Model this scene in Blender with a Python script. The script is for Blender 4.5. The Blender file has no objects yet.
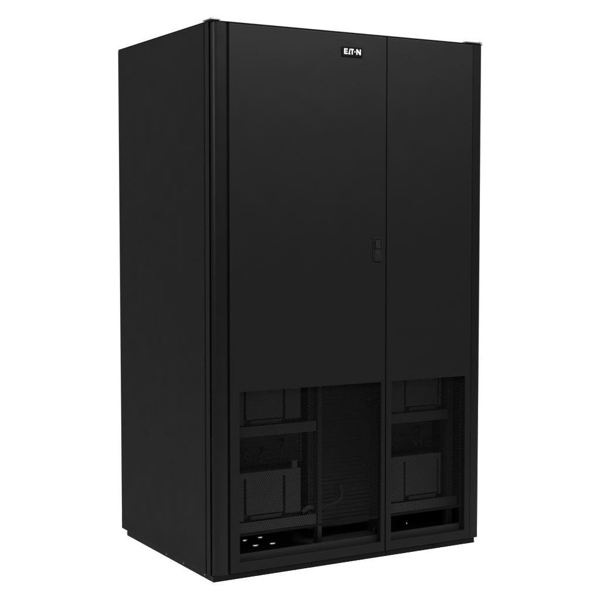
import bpy, bmesh, math, random
from mathutils import Vector, Matrix

random.seed(7)
sc = bpy.context.scene
COL = sc.collection
W, D, H = 1.138, 0.825, 1.900          # cabinet envelope in metres
BASE = Vector((W / 2, D / 2, 0.0))     # the cabinet's empty stands at the middle of its foot

# ------------------------------------------------------------------ materials
def paint(name, col, rough, spec, grain=0.0, gscale=900.0, var=0.03, metallic=0.0, rvar=0.03):
    """painted sheet metal: slight unevenness of tone and gloss and a fine powder-coat grain"""
    m = bpy.data.materials.new(name); m.use_nodes = True
    nt = m.node_tree; b = nt.nodes['Principled BSDF']
    b.inputs['Metallic'].default_value = metallic
    b.inputs['Specular IOR Level'].default_value = spec
    tc = nt.nodes.new('ShaderNodeTexCoord')
    n1 = nt.nodes.new('ShaderNodeTexNoise'); n1.inputs['Scale'].default_value = 3.1
    n1.inputs['Detail'].default_value = 5; n1.inputs['Roughness'].default_value = 0.6
    nt.links.new(tc.outputs['Object'], n1.inputs['Vector'])
    mr = nt.nodes.new('ShaderNodeMapRange')
    mr.inputs['From Min'].default_value = 0.3; mr.inputs['From Max'].default_value = 0.7
    mr.inputs['To Min'].default_value = 1 - var; mr.inputs['To Max'].default_value = 1 + var
    nt.links.new(n1.outputs['Fac'], mr.inputs['Value'])
    vm = nt.nodes.new('ShaderNodeVectorMath'); vm.operation = 'SCALE'
    vm.inputs[0].default_value = col
    nt.links.new(mr.outputs['Result'], vm.inputs['Scale'])
    nt.links.new(vm.outputs['Vector'], b.inputs['Base Color'])
    n2 = nt.nodes.new('ShaderNodeTexNoise'); n2.inputs['Scale'].default_value = 14
    n2.inputs['Detail'].default_value = 6
    nt.links.new(tc.outputs['Object'], n2.inputs['Vector'])
    r2 = nt.nodes.new('ShaderNodeMapRange')
    r2.inputs['From Min'].default_value = 0.3; r2.inputs['From Max'].default_value = 0.7
    r2.inputs['To Min'].default_value = rough - rvar; r2.inputs['To Max'].default_value = rough + rvar
    nt.links.new(n2.outputs['Fac'], r2.inputs['Value'])
    nt.links.new(r2.outputs['Result'], b.inputs['Roughness'])
    if grain > 0:
        n3 = nt.nodes.new('ShaderNodeTexNoise'); n3.inputs['Scale'].default_value = gscale
        n3.inputs['Detail'].default_value = 2
        nt.links.new(tc.outputs['Object'], n3.inputs['Vector'])
        bp = nt.nodes.new('ShaderNodeBump'); bp.inputs['Strength'].default_value = grain
        bp.inputs['Distance'].default_value = 0.001
        nt.links.new(n3.outputs['Fac'], bp.inputs['Height'])
        nt.links.new(bp.outputs['Normal'], b.inputs['Normal'])
    return m

SPEC = 0.036
M_DOOR = paint('black_powder_coat_door', (0.0017, 0.0017, 0.0017), 0.50, SPEC, 0.25)
M_SIDE = paint('black_powder_coat_side', (0.0024, 0.0024, 0.0024), 0.55, 0.015, 0.25)
M_POST = paint('black_satin_post', (0.0009, 0.0009, 0.0009), 0.40, 0.050, 0.05)
M_FLANGE = paint('black_flange_paint', (0.0036, 0.0036, 0.0036), 0.6, 0.014)
M_FRAME = paint('black_frame_steel', (0.0016, 0.0016, 0.0016), 0.5, 0.02)
M_MESH = paint('black_perforated_steel', (0.0019, 0.0019, 0.0019), 0.5, 0.012)
M_TRAY = paint('dark_grey_tray_steel', (0.0118, 0.0118, 0.0118), 0.55, 0.06)
M_BATT = paint('dark_grey_battery_case', (0.0112, 0.0112, 0.0112), 0.55, 0.07)
M_DARK = paint('black_inner_steel', (0.0065, 0.0065, 0.0065), 0.5, 0.04)
M_SCREEN = paint('charcoal_inner_steel', (0.0095, 0.0095, 0.0095), 0.6, 0.06)
M_CHROME = paint('polished_steel', (0.62, 0.62, 0.62), 0.18, 0.5, metallic=1.0)
M_SCREW = paint('dull_screw_steel', (0.055, 0.055, 0.055), 0.4, 0.2)
M_CABLE = paint('grey_cable_sheath', (0.0088, 0.0088, 0.0088), 0.5, 0.03)
M_PLASTIC = paint('black_latch_plastic', (0.0024, 0.0024, 0.0024), 0.32, 0.08)
M_GLOSS = paint('badge_black', (0.0008, 0.0008, 0.0008), 0.35, 0.02)
M_WHITE = paint('badge_white_lettering', (0.13, 0.13, 0.13), 0.5, 0.05, var=0.02)
M_HOLE_WHITE = paint('white_hole_stand_in', (0.80, 0.80, 0.79), 0.4, 0.4, var=0.03)  # unused white for the stand-ins of the bright floor holes
M_STEEL = paint('bare_zinc_steel', (0.16, 0.16, 0.16), 0.35, 0.5, metallic=1.0)
M_FLOOR = paint('white_floor', (0.90, 0.90, 0.90), 0.9, 0.0, var=0.005)

# ------------------------------------------------------------------ mesh helpers
def box(bm, x0, x1, y0, y1, z0, z1, mi=0):
    vs = [bm.verts.new(p) for p in ((x0,y0,z0),(x1,y0,z0),(x1,y1,z0),(x0,y1,z0),(x0,y0,z1),(x1,y0,z1),(x1,y1,z1),(x0,y1,z1))]
    for f in ((0,3,2,1),(4,5,6,7),(0,1,5,4),(1,2,6,5),(2,3,7,6),(3,0,4,7)):
        fc = bm.faces.new([vs[i] for i in f]); fc.material_index = mi

def grid_plate(bm, xs, zs, holes, y0, y1, mi=0):
    """sheet in the XZ plane between y0 (front) and y1 with rectangular openings: one closed shell"""
    nx, nz = len(xs) - 1, len(zs) - 1
    solid = lambda i, k: 0 <= i < nx and 0 <= k < nz and (i, k) not in holes
    cache = {}
    def v(i, k, b):
        if (i, k, b) not in cache:
            cache[(i, k, b)] = bm.verts.new((xs[i], y1 if b else y0, zs[k]))
        return cache[(i, k, b)]
    def face(*vv):
        f = bm.faces.new(vv); f.material_index = mi
    for i in range(nx):
        for k in range(nz):
            if not solid(i, k): continue
            face(v(i,k,0), v(i+1,k,0), v(i+1,k+1,0), v(i,k+1,0))
            face(v(i,k,1), v(i,k+1,1), v(i+1,k+1,1), v(i+1,k,1))
            if not solid(i-1, k): face(v(i,k,0), v(i,k+1,0), v(i,k+1,1), v(i,k,1))
            if not solid(i+1, k): face(v(i+1,k,0), v(i+1,k,1), v(i+1,k+1,1), v(i+1,k+1,0))
            if not solid(i, k-1): face(v(i,k,0), v(i,k,1), v(i+1,k,1), v(i+1,k,0))
            if not solid(i, k+1): face(v(i,k+1,0), v(i+1,k+1,0), v(i+1,k+1,1), v(i,k+1,1))

def prism(bm, pts, a, b, axis='Y', mi=0, smooth=False):
    """closed outline extruded along an axis; pts are the two other coordinates in order"""
    def P(p, t):
        return {'Y': (p[0], t, p[1]), 'Z': (p[0], p[1], t), 'X': (t, p[0], p[1])}[axis]
    A = [bm.verts.new(P(p, a)) for p in pts]; B = [bm.verts.new(P(p, b)) for p in pts]
    n = len(pts); out = []
    out.append(bm.faces.new(A)); out.append(bm.faces.new(B[::-1]))
    for i in range(n):
        f = bm.faces.new((A[i], B[i], B[(i+1) % n], A[(i+1) % n])); f.smooth = smooth; out.append(f)
    for f in out: f.material_index = mi

def disc(bm, c, r, h, axis='Z', n=20, mi=0, chamfer=0.25, cone=0.0):
    """short turned button: rim with a chamfered edge"""
    rings = [(r, 0.0), (r - cone, h * (1 - chamfer)), (r - cone - h * chamfer, h)]
    ax = {'X': (Vector((0,1,0)), Vector((0,0,1)), Vector((1,0,0))),
          '-X': (Vector((0,0,1)), Vector((0,1,0)), Vector((-1,0,0))),
          'Y': (Vector((0,0,1)), Vector((1,0,0)), Vector((0,1,0))),
          '-Y': (Vector((1,0,0)), Vector((0,0,1)), Vector((0,-1,0))),
          'Z': (Vector((1,0,0)), Vector((0,1,0)), Vector((0,0,1)))}[axis]
    c = Vector(c); R = []
    for rr, hh in rings:
        R.append([bm.verts.new(c + ax[0]*rr*math.cos(2*math.pi*i/n) + ax[1]*rr*math.sin(2*math.pi*i/n) + ax[2]*hh) for i in range(n)])
    for a, b in zip(R, R[1:]):
        for i in range(n):
            f = bm.faces.new((a[i], a[(i+1) % n], b[(i+1) % n], b[i])); f.material_index = mi
    f = bm.faces.new(R[-1]); f.material_index = mi
    f = bm.faces.new(R[0][::-1]); f.material_index = mi

def tube(bm, pts, r, n=10, mi=0, sub=8):
    """round cable along a Catmull-Rom path"""
    P = [Vector(p) for p in pts]; P = [2*P[0]-P[1]] + P + [2*P[-1]-P[-2]]
    path = []
    for i in range(1, len(P) - 2):
        for s in range(sub):
            t = s / sub
            path.append(0.5*((2*P[i]) + (P[i+1]-P[i-1])*t + (2*P[i-1]-5*P[i]+4*P[i+1]-P[i+2])*t*t + (3*P[i]-P[i-1]-3*P[i+1]+P[i+2])*t**3))
    path.append(P[-2])
    rings = []; up = Vector((0.13, 0.3, 1)).normalized()
    for i, p in enumerate(path):
        d = (path[min(i+1, len(path)-1)] - path[max(i-1, 0)]).normalized()
        a = d.cross(up); a = a.normalized() if a.length > 1e-4 else Vector((1, 0, 0))
        b = a.cross(d)
        rings.append([bm.verts.new(p + a*r*math.cos(2*math.pi*k/n) + b*r*math.sin(2*math.pi*k/n)) for k in range(n)])
    for A, B in zip(rings, rings[1:]):
        for k in range(n):
            f = bm.faces.new((A[k], A[(k+1) % n], B[(k+1) % n], B[k])); f.smooth = True; f.material_index = mi
    bm.faces.new(rings[0][::-1]); bm.faces.new(rings[-1])

def rounded(x0, x1, z0, z1, r, n=5):
    out = []
    for cx, cz, a0 in ((x1-r, z0+r, -90), (x1-r, z1-r, 0), (x0+r, z1-r, 90), (x0+r, z0+r, 180)):
        for i in range(n + 1):
            a = math.radians(a0 + 90*i/n); out.append((cx + r*math.cos(a), cz + r*math.sin(a)))
    return out

def obj(name, bm, mats, parent=None, bevel=0.0, seg=2):
    bmesh.ops.recalc_face_normals(bm, faces=bm.faces[:])
    me = bpy.data.meshes.new(name); bm.to_mesh(me); bm.free()
    for m in (mats if isinstance(mats, (list, tuple)) else [mats]): me.materials.append(m)
    o = bpy.data.objects.new(name, me); COL.objects.link(o)
    if parent is not None:
        o.parent = parent
        if parent.type == 'EMPTY': o.location = -BASE      # meshes are written in world metres
    if bevel > 0:
        bv = o.modifiers.new('edge', 'BEVEL'); bv.width = bevel; bv.segments = seg
        bv.limit_method = 'ANGLE'; bv.angle_limit = math.radians(40)
        bv.harden_normals = True
    return o

def copy_part(o, delta):
    c = o.copy(); COL.objects.link(c); c.parent = o.parent; c.location = o.location + Vector(delta)
    for ch in list(o.children):
        k = ch.copy(); COL.objects.link(k); k.parent = c
    return c

# ------------------------------------------------------------------ setting
bm = bmesh.new()
v = [bm.verts.new(p) for p in ((-150,-150,0),(150,-150,0),(150,150,0),(-150,150,0))]; bm.faces.new(v)
fl = obj('floor', bm, M_FLOOR); fl['kind'] = 'structure'

# ------------------------------------------------------------------ the cabinet
cab = bpy.data.objects.new('equipment_cabinet', None); COL.objects.link(cab)
cab.location = BASE; cab.empty_display_size = 0.3
cab['label'] = 'tall black steel equipment cabinet with two front doors, white-lettered badge and perforated lower grilles'
cab['category'] = 'cabinet'

# side panels: flat skin with folded front flange, 60 mm behind the front
def side(x0, x1, sgn):
    b = bmesh.new()
    box(b, x0, x1, 0.0575, D, 0.020, H - 0.004)
    return obj('side_panel', b, M_SIDE, cab, 0.0035, 3)
side(0.0, 0.022, -1); side(W - 0.022, W, 1)
def flange(x0, x1):
    b = bmesh.new(); box(b, x0, x1, 0.0240, 0.0515, 0.020, H - 0.004)
    return obj('side_flange', b, M_FLANGE, cab, 0.0010, 2)
flange(0.0012, 0.0040); flange(W - 0.0040, W - 0.0012)

b = bmesh.new(); box(b, 0.0225, W - 0.0225, D - 0.020, D - 0.001, 0.020, H - 0.004); obj('rear_panel', b, M_SIDE, cab, 0.002)
b = bmesh.new(); box(b, 0.001, W - 0.001, 0.001, D - 0.0005, H - 0.0035, H); obj('top_panel', b, M_FRAME, cab, 0.001)
# carcass behind the doors (header closes the upper part off, stiles at the ends)
b = bmesh.new()
box(b, 0.0225, W - 0.0225, 0.0265, 0.050, 0.690, H - 0.004)
box(b, 0.0225, 0.060, 0.0265, 0.050, 0.046, 0.6895)
box(b, W - 0.060, W - 0.0225, 0.0265, 0.050, 0.046, 0.6895)
obj('front_frame', b, M_DARK, cab)
b = bmesh.new(); box(b, 0.0225, W - 0.0225, 0.055, D - 0.021, 0.720, 0.724); obj('inner_ceiling', b, M_DARK, cab)

# plinth with screw heads
b = bmesh.new(); box(b, 0.004, W - 0.020, 0.004, D - 0.047, 0.0, 0.0198)
pl = obj('plinth', b, M_FRAME, cab, 0.0015)
for x in (0.181, 0.397, 0.714, 0.929):
    s = bmesh.new(); disc(s, (x, 0.004, 0.0125), 0.0055, 0.0035, '-Y', 14); obj('bolt', s, M_GLOSS, pl)
for y in (0.071, 0.244, 0.393):
    s = bmesh.new(); disc(s, (0.004, y, 0.0125), 0.0030, 0.0022, '-X', 12); obj('screw', s, M_SCREW, pl)

# corner posts: gently rounded extrusion at both front corners
def post(mirror):
    pts = []
    for i in range(13):                     # rounded outer edge
        a = math.radians(180 + 90*i/12)
        pts.append((0.0270 + 0.0200*math.cos(a), 0.0220 + 0.0205*math.sin(a)))
    pts += [(0.042, 0.0022), (0.0550, 0.0030), (0.0595, 0.0048), (0.0625, 0.0066), (0.0671, 0.0074), (0.0671, 0.0200), (0.032, 0.0205), (0.032, 0.0228), (0.007, 0.0228)]
    if mirror: pts = [(W - x, y) for x, y in pts][::-1]
    b = bmesh.new(); prism(b, pts, 0.0205, H - 0.004, 'Z', smooth=True)
    o = obj('corner_post', b, M_POST, cab)
    e = o.modifiers.new('split', 'EDGE_SPLIT'); e.split_angle = math.radians(35)
    return o
post(False)
def post_right():
    b = bmesh.new()
    pts = [(W-0.0445, 0.0255), (W-0.0445, 0.004), (W-0.0435, 0.002), (W-0.036, 0.0015)]
    for i in range(9):
        a = math.radians(-90 + 90*i/8)
        pts.append((W - 0.013 + 0.012*math.cos(a), 0.0135 + 0.012*math.sin(a)))
    pts += [(W-0.001, 0.0255)]
    prism(b, pts, 0.0205, H - 0.004, 'Z', smooth=True)
    o = obj('corner_post', b, M_POST, cab)
    e = o.modifiers.new('split', 'EDGE_SPLIT'); e.split_angle = math.radians(35)
post_right()

# steel brackets on the two front top corners
def bracket(x0, x1, xl0, xl1, bolts):
    b = bmesh.new()
    box(b, x0, x1, -0.003, 0.024, H + 0.0018, H + 0.0056)          # leg along the front
    box(b, xl0, xl1, 0.0242, 0.062, H + 0.0018, H + 0.0056)        # leg along the side
    o = obj('corner_bracket', b, M_STEEL, cab)
    s = bmesh.new(); box(s, x0 + 0.006, x1 - 0.006, 0.002, 0.022, H + 0.0002, H + 0.0016); obj('spacer', s, M_FRAME, o)
    for x, y in bolts:
        s = bmesh.new(); disc(s, (x, y, H + 0.0057), 0.007, 0.004, 'Z', 6, chamfer=0.15); obj('bolt', s, M_STEEL, o)
bracket(-0.001, 0.036, -0.001, 0.020, [(0.008, 0.010)])
bracket(W - 0.080, W - 0.006, W - 0.022, W - 0.006, [(W - 0.013, 0.010)])

# ------------------------------------------------------------------ doors
Z0, Z1 = 0.0215, H - 0.0055
GZ0, GZ1 = 0.056, 0.648
def door(x0, x1, gx0, gx1):
    b = bmesh.new()
    grid_plate(b, [x0, gx0, gx1, x1], [Z0, GZ0, GZ1, Z1], {(1, 1)}, 0.0, 0.022)
    return obj('door', b, M_DOOR, cab, 0.0022, 3)
def perforated(d, gx0, gx1):
    """sheet with staggered round-cornered holes; the holes are real"""
    MZ0 = 0.149                             # the sheet stops short of the floor, leaving an open slot
    px, pz, r, y0, t = 0.0080, 0.0069, 0.00356, 0.0095, 0.0010
    b = bmesh.new(); nz = int(round((GZ1 - MZ0) / pz)); pzz = (GZ1 - MZ0) / nz
    nx = int(round((gx1 - gx0) / px)); pxx = (gx1 - gx0) / nx
    def cell(cx0, cx1, cz0, cz1):
        cx, cz = (cx0 + cx1)/2, (cz0 + cz1)/2; n = 8
        if cx1 - cx0 < px*0.8:
            box_q = [b.verts.new(p) for p in ((cx0,y0,cz0),(cx1,y0,cz0),(cx1,y0,cz1),(cx0,y0,cz1))]; b.faces.new(box_q); return
        outer = [(cx1,cz),(cx1,cz1),(cx,cz1),(cx0,cz1),(cx0,cz),(cx0,cz0),(cx,cz0),(cx1,cz0)]
        O = [b.verts.new((x, y0, z)) for x, z in outer]
        I = [b.verts.new((cx + r*math.cos(math.pi/4*(k+.5)), y0, cz + r*math.sin(math.pi/4*(k+.5)))) for k in range(n)]
        for k in range(n):
            b.faces.new((O[k], O[(k+1) % n], I[k])); b.faces.new((O[(k+1) % n], I[(k+1) % n], I[k]))
    for k in range(nz):
        z = MZ0 + k*pzz
        off = pxx/2 if k % 2 else 0
        if off: cell(gx0, gx0 + off, z, z + pzz)
        for i in range(nx - (1 if off else 0)): cell(gx0 + off + i*pxx, gx0 + off + (i+1)*pxx, z, z + pzz)
        if off: cell(gx1 - off, gx1, z, z + pzz)
    box(b, gx0 + 0.0004, gx1 - 0.0004, y0 + 0.0008, y0 + 0.0022, MZ0 - 0.004, MZ0 + 0.004)     # folded lower hem
    bmesh.ops.remove_doubles(b, verts=b.verts[:], dist=0.00005)
    o = obj('perforated_panel', b, M_MESH, d)
    s = o.modifiers.new('sheet', 'SOLIDIFY'); s.thickness = t; s.offset = 0
    return o
dl = door(0.0675, 0.7020, 0.104, 0.684); perforated(dl, 0.1045, 0.6835)
dr = door(0.7060, 1.0920, 0.730, 1.066); perforated(dr, 0.7305, 1.0655)

# logo badge near the top of the wider door: dark plate, white letters
b = bmesh.new()
bx0, bx1, bz0, bz1 = 0.510, 0.597, 1.8135, 1.8475
prism(b, rounded(bx0, bx1, bz0, bz1, 0.003), -0.0022, -0.0002, 'Y', 0)
lz0, lz1 = 1.8220, 1.8418; lh = lz1 - lz0
def poly(pts):                                     # pts as fractions: x in metres from the plate's left letter edge, z 0..1
    prism(b, [(x, lz0 + z*lh) for x, z in pts], -0.0030, -0.0021, 'Y', 1)
x = 0.5200                                        # E: three bars on a stem
poly([(x,0),(x+.0145,0),(x+.0145,.22),(x+.0048,.22),(x+.0048,.41),(x+.0135,.41),(x+.0135,.59),(x+.0048,.59),(x+.0048,.78),(x+.0145,.78),(x+.0145,1),(x,1)])
x = 0.5378                                        # A: slanting leg and a foot, no full crossbar
poly([(x,0),(x+.0080,0),(x+.0080,.20),(x+.0050,.20),(x+.0086,1),(x+.0055,1)])
x = 0.5470                                        # T
poly([(x,.80),(x+.0046,.80),(x+.0046,0),(x+.0090,0),(x+.0090,.80),(x+.0132,.80),(x+.0132,1),(x,1)])
cx, cz = 0.5647, 0.50                             # dot
poly([(cx + .0024*math.cos(math.pi/6*k), cz + .0024/lh*math.sin(math.pi/6*k)) for k in range(12)])
x = 0.5710                                        # N
poly([(x,0),(x+.0044,0),(x+.0044,.60),(x+.0140,0),(x+.0188,0),(x+.0188,1),(x+.0144,1),(x+.0144,.40),(x+.0048,1),(x,1)])
obj('badge', b, [M_GLOSS, M_WHITE], dl)

# swing-handle latch at the edge of the wider door
b = bmesh.new()
hx0, hx1, hz0, hz1 = 0.646, 0.686, 1.090, 1.176
ring_o = rounded(hx0, hx1, hz0, hz1, 0.007); ring_i = rounded(hx0+.0045, hx1-.0045, hz0+.0045, hz1-.0045, 0.004)
n = len(ring_o)
fo = [b.verts.new((p[0], -0.0035, p[1])) for p in ring_o]; bo = [b.verts.new((p[0], -0.0002, p[1])) for p in ring_o]
fi = [b.verts.new((p[0], -0.0035, p[1])) for p in ring_i]; bi = [b.verts.new((p[0], -0.0006, p[1])) for p in ring_i]
for i in range(n):
    j = (i+1) % n
    b.faces.new((fo[i], fo[j], fi[j], fi[i])); b.faces.new((bo[i], bo[j], fo[j], fo[i])); b.faces.new((fi[i], fi[j], bi[j], bi[i]))
f = b.faces.new(bi)
# paddle in the upper half, leaving a finger pocket on its right and top
prism(b, [(0.6525, 1.136), (0.6775, 1.136), (0.6775, 1.142), (0.671, 1.148), (0.671, 1.1645), (0.6525, 1.1645)], -0.0075, -0.0007, 'Y', 0)
prism(b, rounded(0.6525, 0.6790, 1.0975, 1.1335, 0.003), -0.0042, -0.0007, 'Y', 0)
disc(b, (0.6655, -0.0042, 1.1140), 0.0075, 0.0016, '-Y', 20, 0)
box(b, 0.6647, 0.6663, -0.0064, -0.0059, 1.109, 1.119, 0)
obj('latch', b, [M_PLASTIC, M_GLOSS], dl, 0.0006)

# ------------------------------------------------------------------ what shows through the grilles
b = bmesh.new(); box(b, 0.0225, W - 0.0225, 0.0265, D - 0.0205, 0.030, 0.0450); pan = obj('base_pan', b, M_SCREEN, cab)
b = bmesh.new(); box(b, 0.026, W - 0.026, 0.62, 0.63, 0.046, 0.719); obj('back_plate', b, M_SCREEN, cab)

def louvred(x0, x1, y, z0, z1):
    """inner screen of narrow horizontal slats"""
    b = bmesh.new(); n = int((z1 - z0) / 0.016); p = (z1 - z0) / n
    for i in range(n):
        z = z0 + i*p
        prism(b, [(y, z), (y + 0.006, z + p*0.88), (y + 0.0075, z + p*0.88), (y + 0.0015, z)], x0, x1, 'X')
    box(b, x0 - 0.006, x0 - 0.0002, y - 0.002, y + 0.012, z0, z1); box(b, x1 + 0.0002, x1 + 0.006, y - 0.002, y + 0.012, z0, z1)
    return obj('inner_screen', b, M_SCREEN, cab)
louvred(0.500, 0.765, 0.205, 0.084, 0.71)
louvred(0.072, 0.462, 0.210, 0.345, 0.470)
louvred(0.776, 1.054, 0.210, 0.345, 0.470)
louvred(1.100, W - 0.030, 0.190, 0.135, 0.71)

def shelf(x0, x1, zb, zt):
    b = bmesh.new()
    prism(b, [(0.100, zb), (0.100, zt), (0.103, zt), (0.103, zb + 0.004), (0.560, zb + 0.004), (0.560, zb)], x0, x1, 'X')
    return obj('battery_shelf', b, M_TRAY, cab, 0.0012)
def module(sh, x0, x1, g0, g1, z0, z1, wide=0.008, tab=None):
    """battery pack: pressed front plates parted by grooves, on its dark case"""
    b = bmesh.new(); h = wide/2
    top = z1 - 0.020
    # one front plate: side strips and centre hang from a shared top band; the grooves and the slot below the centre are open
    xs = [x0, g0 - h, g0 + h, g1 - h, g1 + h, x1]; zs = [z0, z0 + 0.012, z0 + 0.020, top, z1]
    grid_plate(b, xs, zs, {(1, 0), (1, 1), (1, 2), (2, 0), (2, 1), (3, 0), (3, 1), (3, 2), (4, 0)}, 0.110, 0.128)
    box(b, g0 + h + 0.020, g1 - h - 0.004, 0.1145, 0.1285, z0 + 0.001, z0 + 0.0155)
    if tab: box(b, tab - 0.011, tab + 0.011, 0.114, 0.122, z1 + 0.0002, z1 + 0.028)
    o = obj('battery_module', b, M_BATT, sh, 0.0025, 3)
    return o
def battery_case(sh, x0, x1, z0, z1):
    b = bmesh.new(); box(b, x0 + 0.004, x1 - 0.004, 0.1285, 0.520, z0 + 0.0005, z1 - 0.004)
    return obj('battery_case', b, M_DARK, sh, 0.002)
DZ = 0.342
for lvl in (0, 1):
    dz = DZ*lvl
    s = shelf(0.066, 0.468, 0.130 + dz, 0.168 + dz)
    module(s, 0.100, 0.409, 0.181, 0.340, 0.1685 + dz, 0.340 + dz, 0.009, 0.386); battery_case(s, 0.100, 0.409, 0.1685 + dz, 0.340 + dz)
    s = shelf(0.770, 1.060 if lvl else 1.108, 0.130 + dz, 0.168 + dz)
    module(s, 0.776, 1.036, 0.866, 1.022, 0.1685 + dz, 0.340 + dz, 0.007); battery_case(s, 0.776, 1.036, 0.1685 + dz, 0.340 + dz)

def upright(x0, x1, y0, y1, z0, z1, m=M_TRAY):
    b = bmesh.new(); box(b, x0, x1, y0, y1, z0, z1); return obj('upright', b, m, cab, 0.0015)
upright(0.472, 0.490, 0.096, 0.130, 0.0455, 0.715, M_DARK)
upright(1.066, 1.092, 0.110, 0.140, 0.0455, 0.715, M_DARK)
upright(0.724, 0.740, 0.070, 0.085, 0.0455, 0.715, M_DARK)

b = bmesh.new(); box(b, 0.064, W - 0.064, 0.036, 0.042, 0.0452, 0.076); obj('sill', b, M_DARK, cab, 0.001)

b = bmesh.new(); box(b, 0.7675, 0.7695, 0.090, 0.600, 0.0455, 0.715); obj('bay_divider', b, M_DARK, cab)

# cables
def cable(pts, r, m=M_DARK):
    b = bmesh.new(); tube(b, pts, r); return obj('cable', b, m, cab)
cable([(0.500, 0.180, 0.150), (0.545, 0.165, 0.172), (0.590, 0.160, 0.184), (0.617, 0.165, 0.205), (0.622, 0.185, 0.250)], 0.0085, M_CABLE)
cable([(0.420, 0.118, 0.176), (0.440, 0.112, 0.190), (0.462, 0.120, 0.186), (0.478, 0.150, 0.170)], 0.008, M_BATT)
for lvl in (0, 1):
    for i in range(4):
        x = 0.150 + 0.075*i + random.uniform(-.01, .01); z = 0.352 + DZ*lvl
        if lvl and z > 0.6: continue
        cable([(x, 0.30, z), (x + .01, 0.20, z + random.uniform(.03, .09)), (x + random.uniform(-.03, .05), 0.16, z + random.uniform(.02, .07)), (x + .03, 0.19, z)], 0.0055, M_DARK)
    for i in range(3):
        if lvl: continue
        x = 0.83 + 0.075*i; z = 0.352
        cable([(x, 0.30, z), (x + .01, 0.20, z + random.uniform(.03, .09)), (x + random.uniform(-.03, .05), 0.16, z + random.uniform(.02, .07)), (x + .03, 0.19, z)], 0.0055, M_DARK)

# shiny studs added in place of bright floor-pan holes, and two small bolts
for x, y in ((0.283, 0.324), (0.356, 0.335), (0.283, 0.237), (0.352, 0.232)):
    s = bmesh.new(); disc(s, (x, y, 0.0451), 0.0180, 0.0042, 'Z', 28, chamfer=0.08, cone=0.0010); obj('bright_spot_stud', s, M_CHROME, pan)
s = bmesh.new(); disc(s, (0.962, 0.235, 0.0451), 0.0045, 0.006, 'Z', 14, chamfer=0.08, cone=0.0014); obj('bright_spot_stud', s, M_CHROME, pan)
s = bmesh.new(); disc(s, (0.752, 0.150, 0.0451), 0.006, 0.030, 'Z', 8); obj('bolt', s, M_CABLE, pan)

# ------------------------------------------------------------------ light: white seamless studio and softboxes
w = bpy.data.worlds.new('World'); sc.world = w; w.use_nodes = True
bg = w.node_tree.nodes['Background']; bg.inputs['Color'].default_value = (1, 1, 1, 1); bg.inputs['Strength'].default_value = 1.15
def softbox(name, loc, target, sx, sy, power):
    l = bpy.data.lights.new(name, 'AREA'); l.shape = 'RECTANGLE'; l.size = sx; l.size_y = sy; l.energy = power
    o = bpy.data.objects.new(name, l); COL.objects.link(o); o.location = loc
    o.rotation_euler = (Vector(target) - Vector(loc)).to_track_quat('-Z', 'Y').to_euler(); return o
softbox('softbox_front', (0.9, -1.05, 3.05), (0.65, 0.0, 1.55), 2.2, 0.5, 350)
softbox('softbox_left', (-1.1, 0.3, 2.9), (0.0, 0.4, 1.7), 0.6, 1.4, 55)
softbox('softbox_edge', (-2.3, -1.2, 2.25), (0.0, 0.0, 2.0), 0.45, 1.2, 130)

# ------------------------------------------------------------------ camera
cam = bpy.data.cameras.new('camera'); co = bpy.data.objects.new('camera', cam); COL.objects.link(co)
yaw, pit = 0.5227, -0.0565
fw = Vector((math.sin(yaw)*math.cos(pit), math.cos(yaw)*math.cos(pit), math.sin(pit)))
rt = Vector((math.cos(yaw), -math.sin(yaw), 0)); up = rt.cross(fw)
co.matrix_world = Matrix(((rt.x, up.x, -fw.x, -1.8697), (rt.y, up.y, -fw.y, -3.8385), (rt.z, up.z, -fw.z, 1.2078), (0, 0, 0, 1)))
cam.sensor_width = 36; cam.lens = 1268.45/600*36; cam.clip_end = 500
sc.camera = co
sc.view_settings.view_transform = 'Standard'; sc.view_settings.look = 'None'
sc.view_settings.exposure = 0; sc.view_settings.gamma = 1
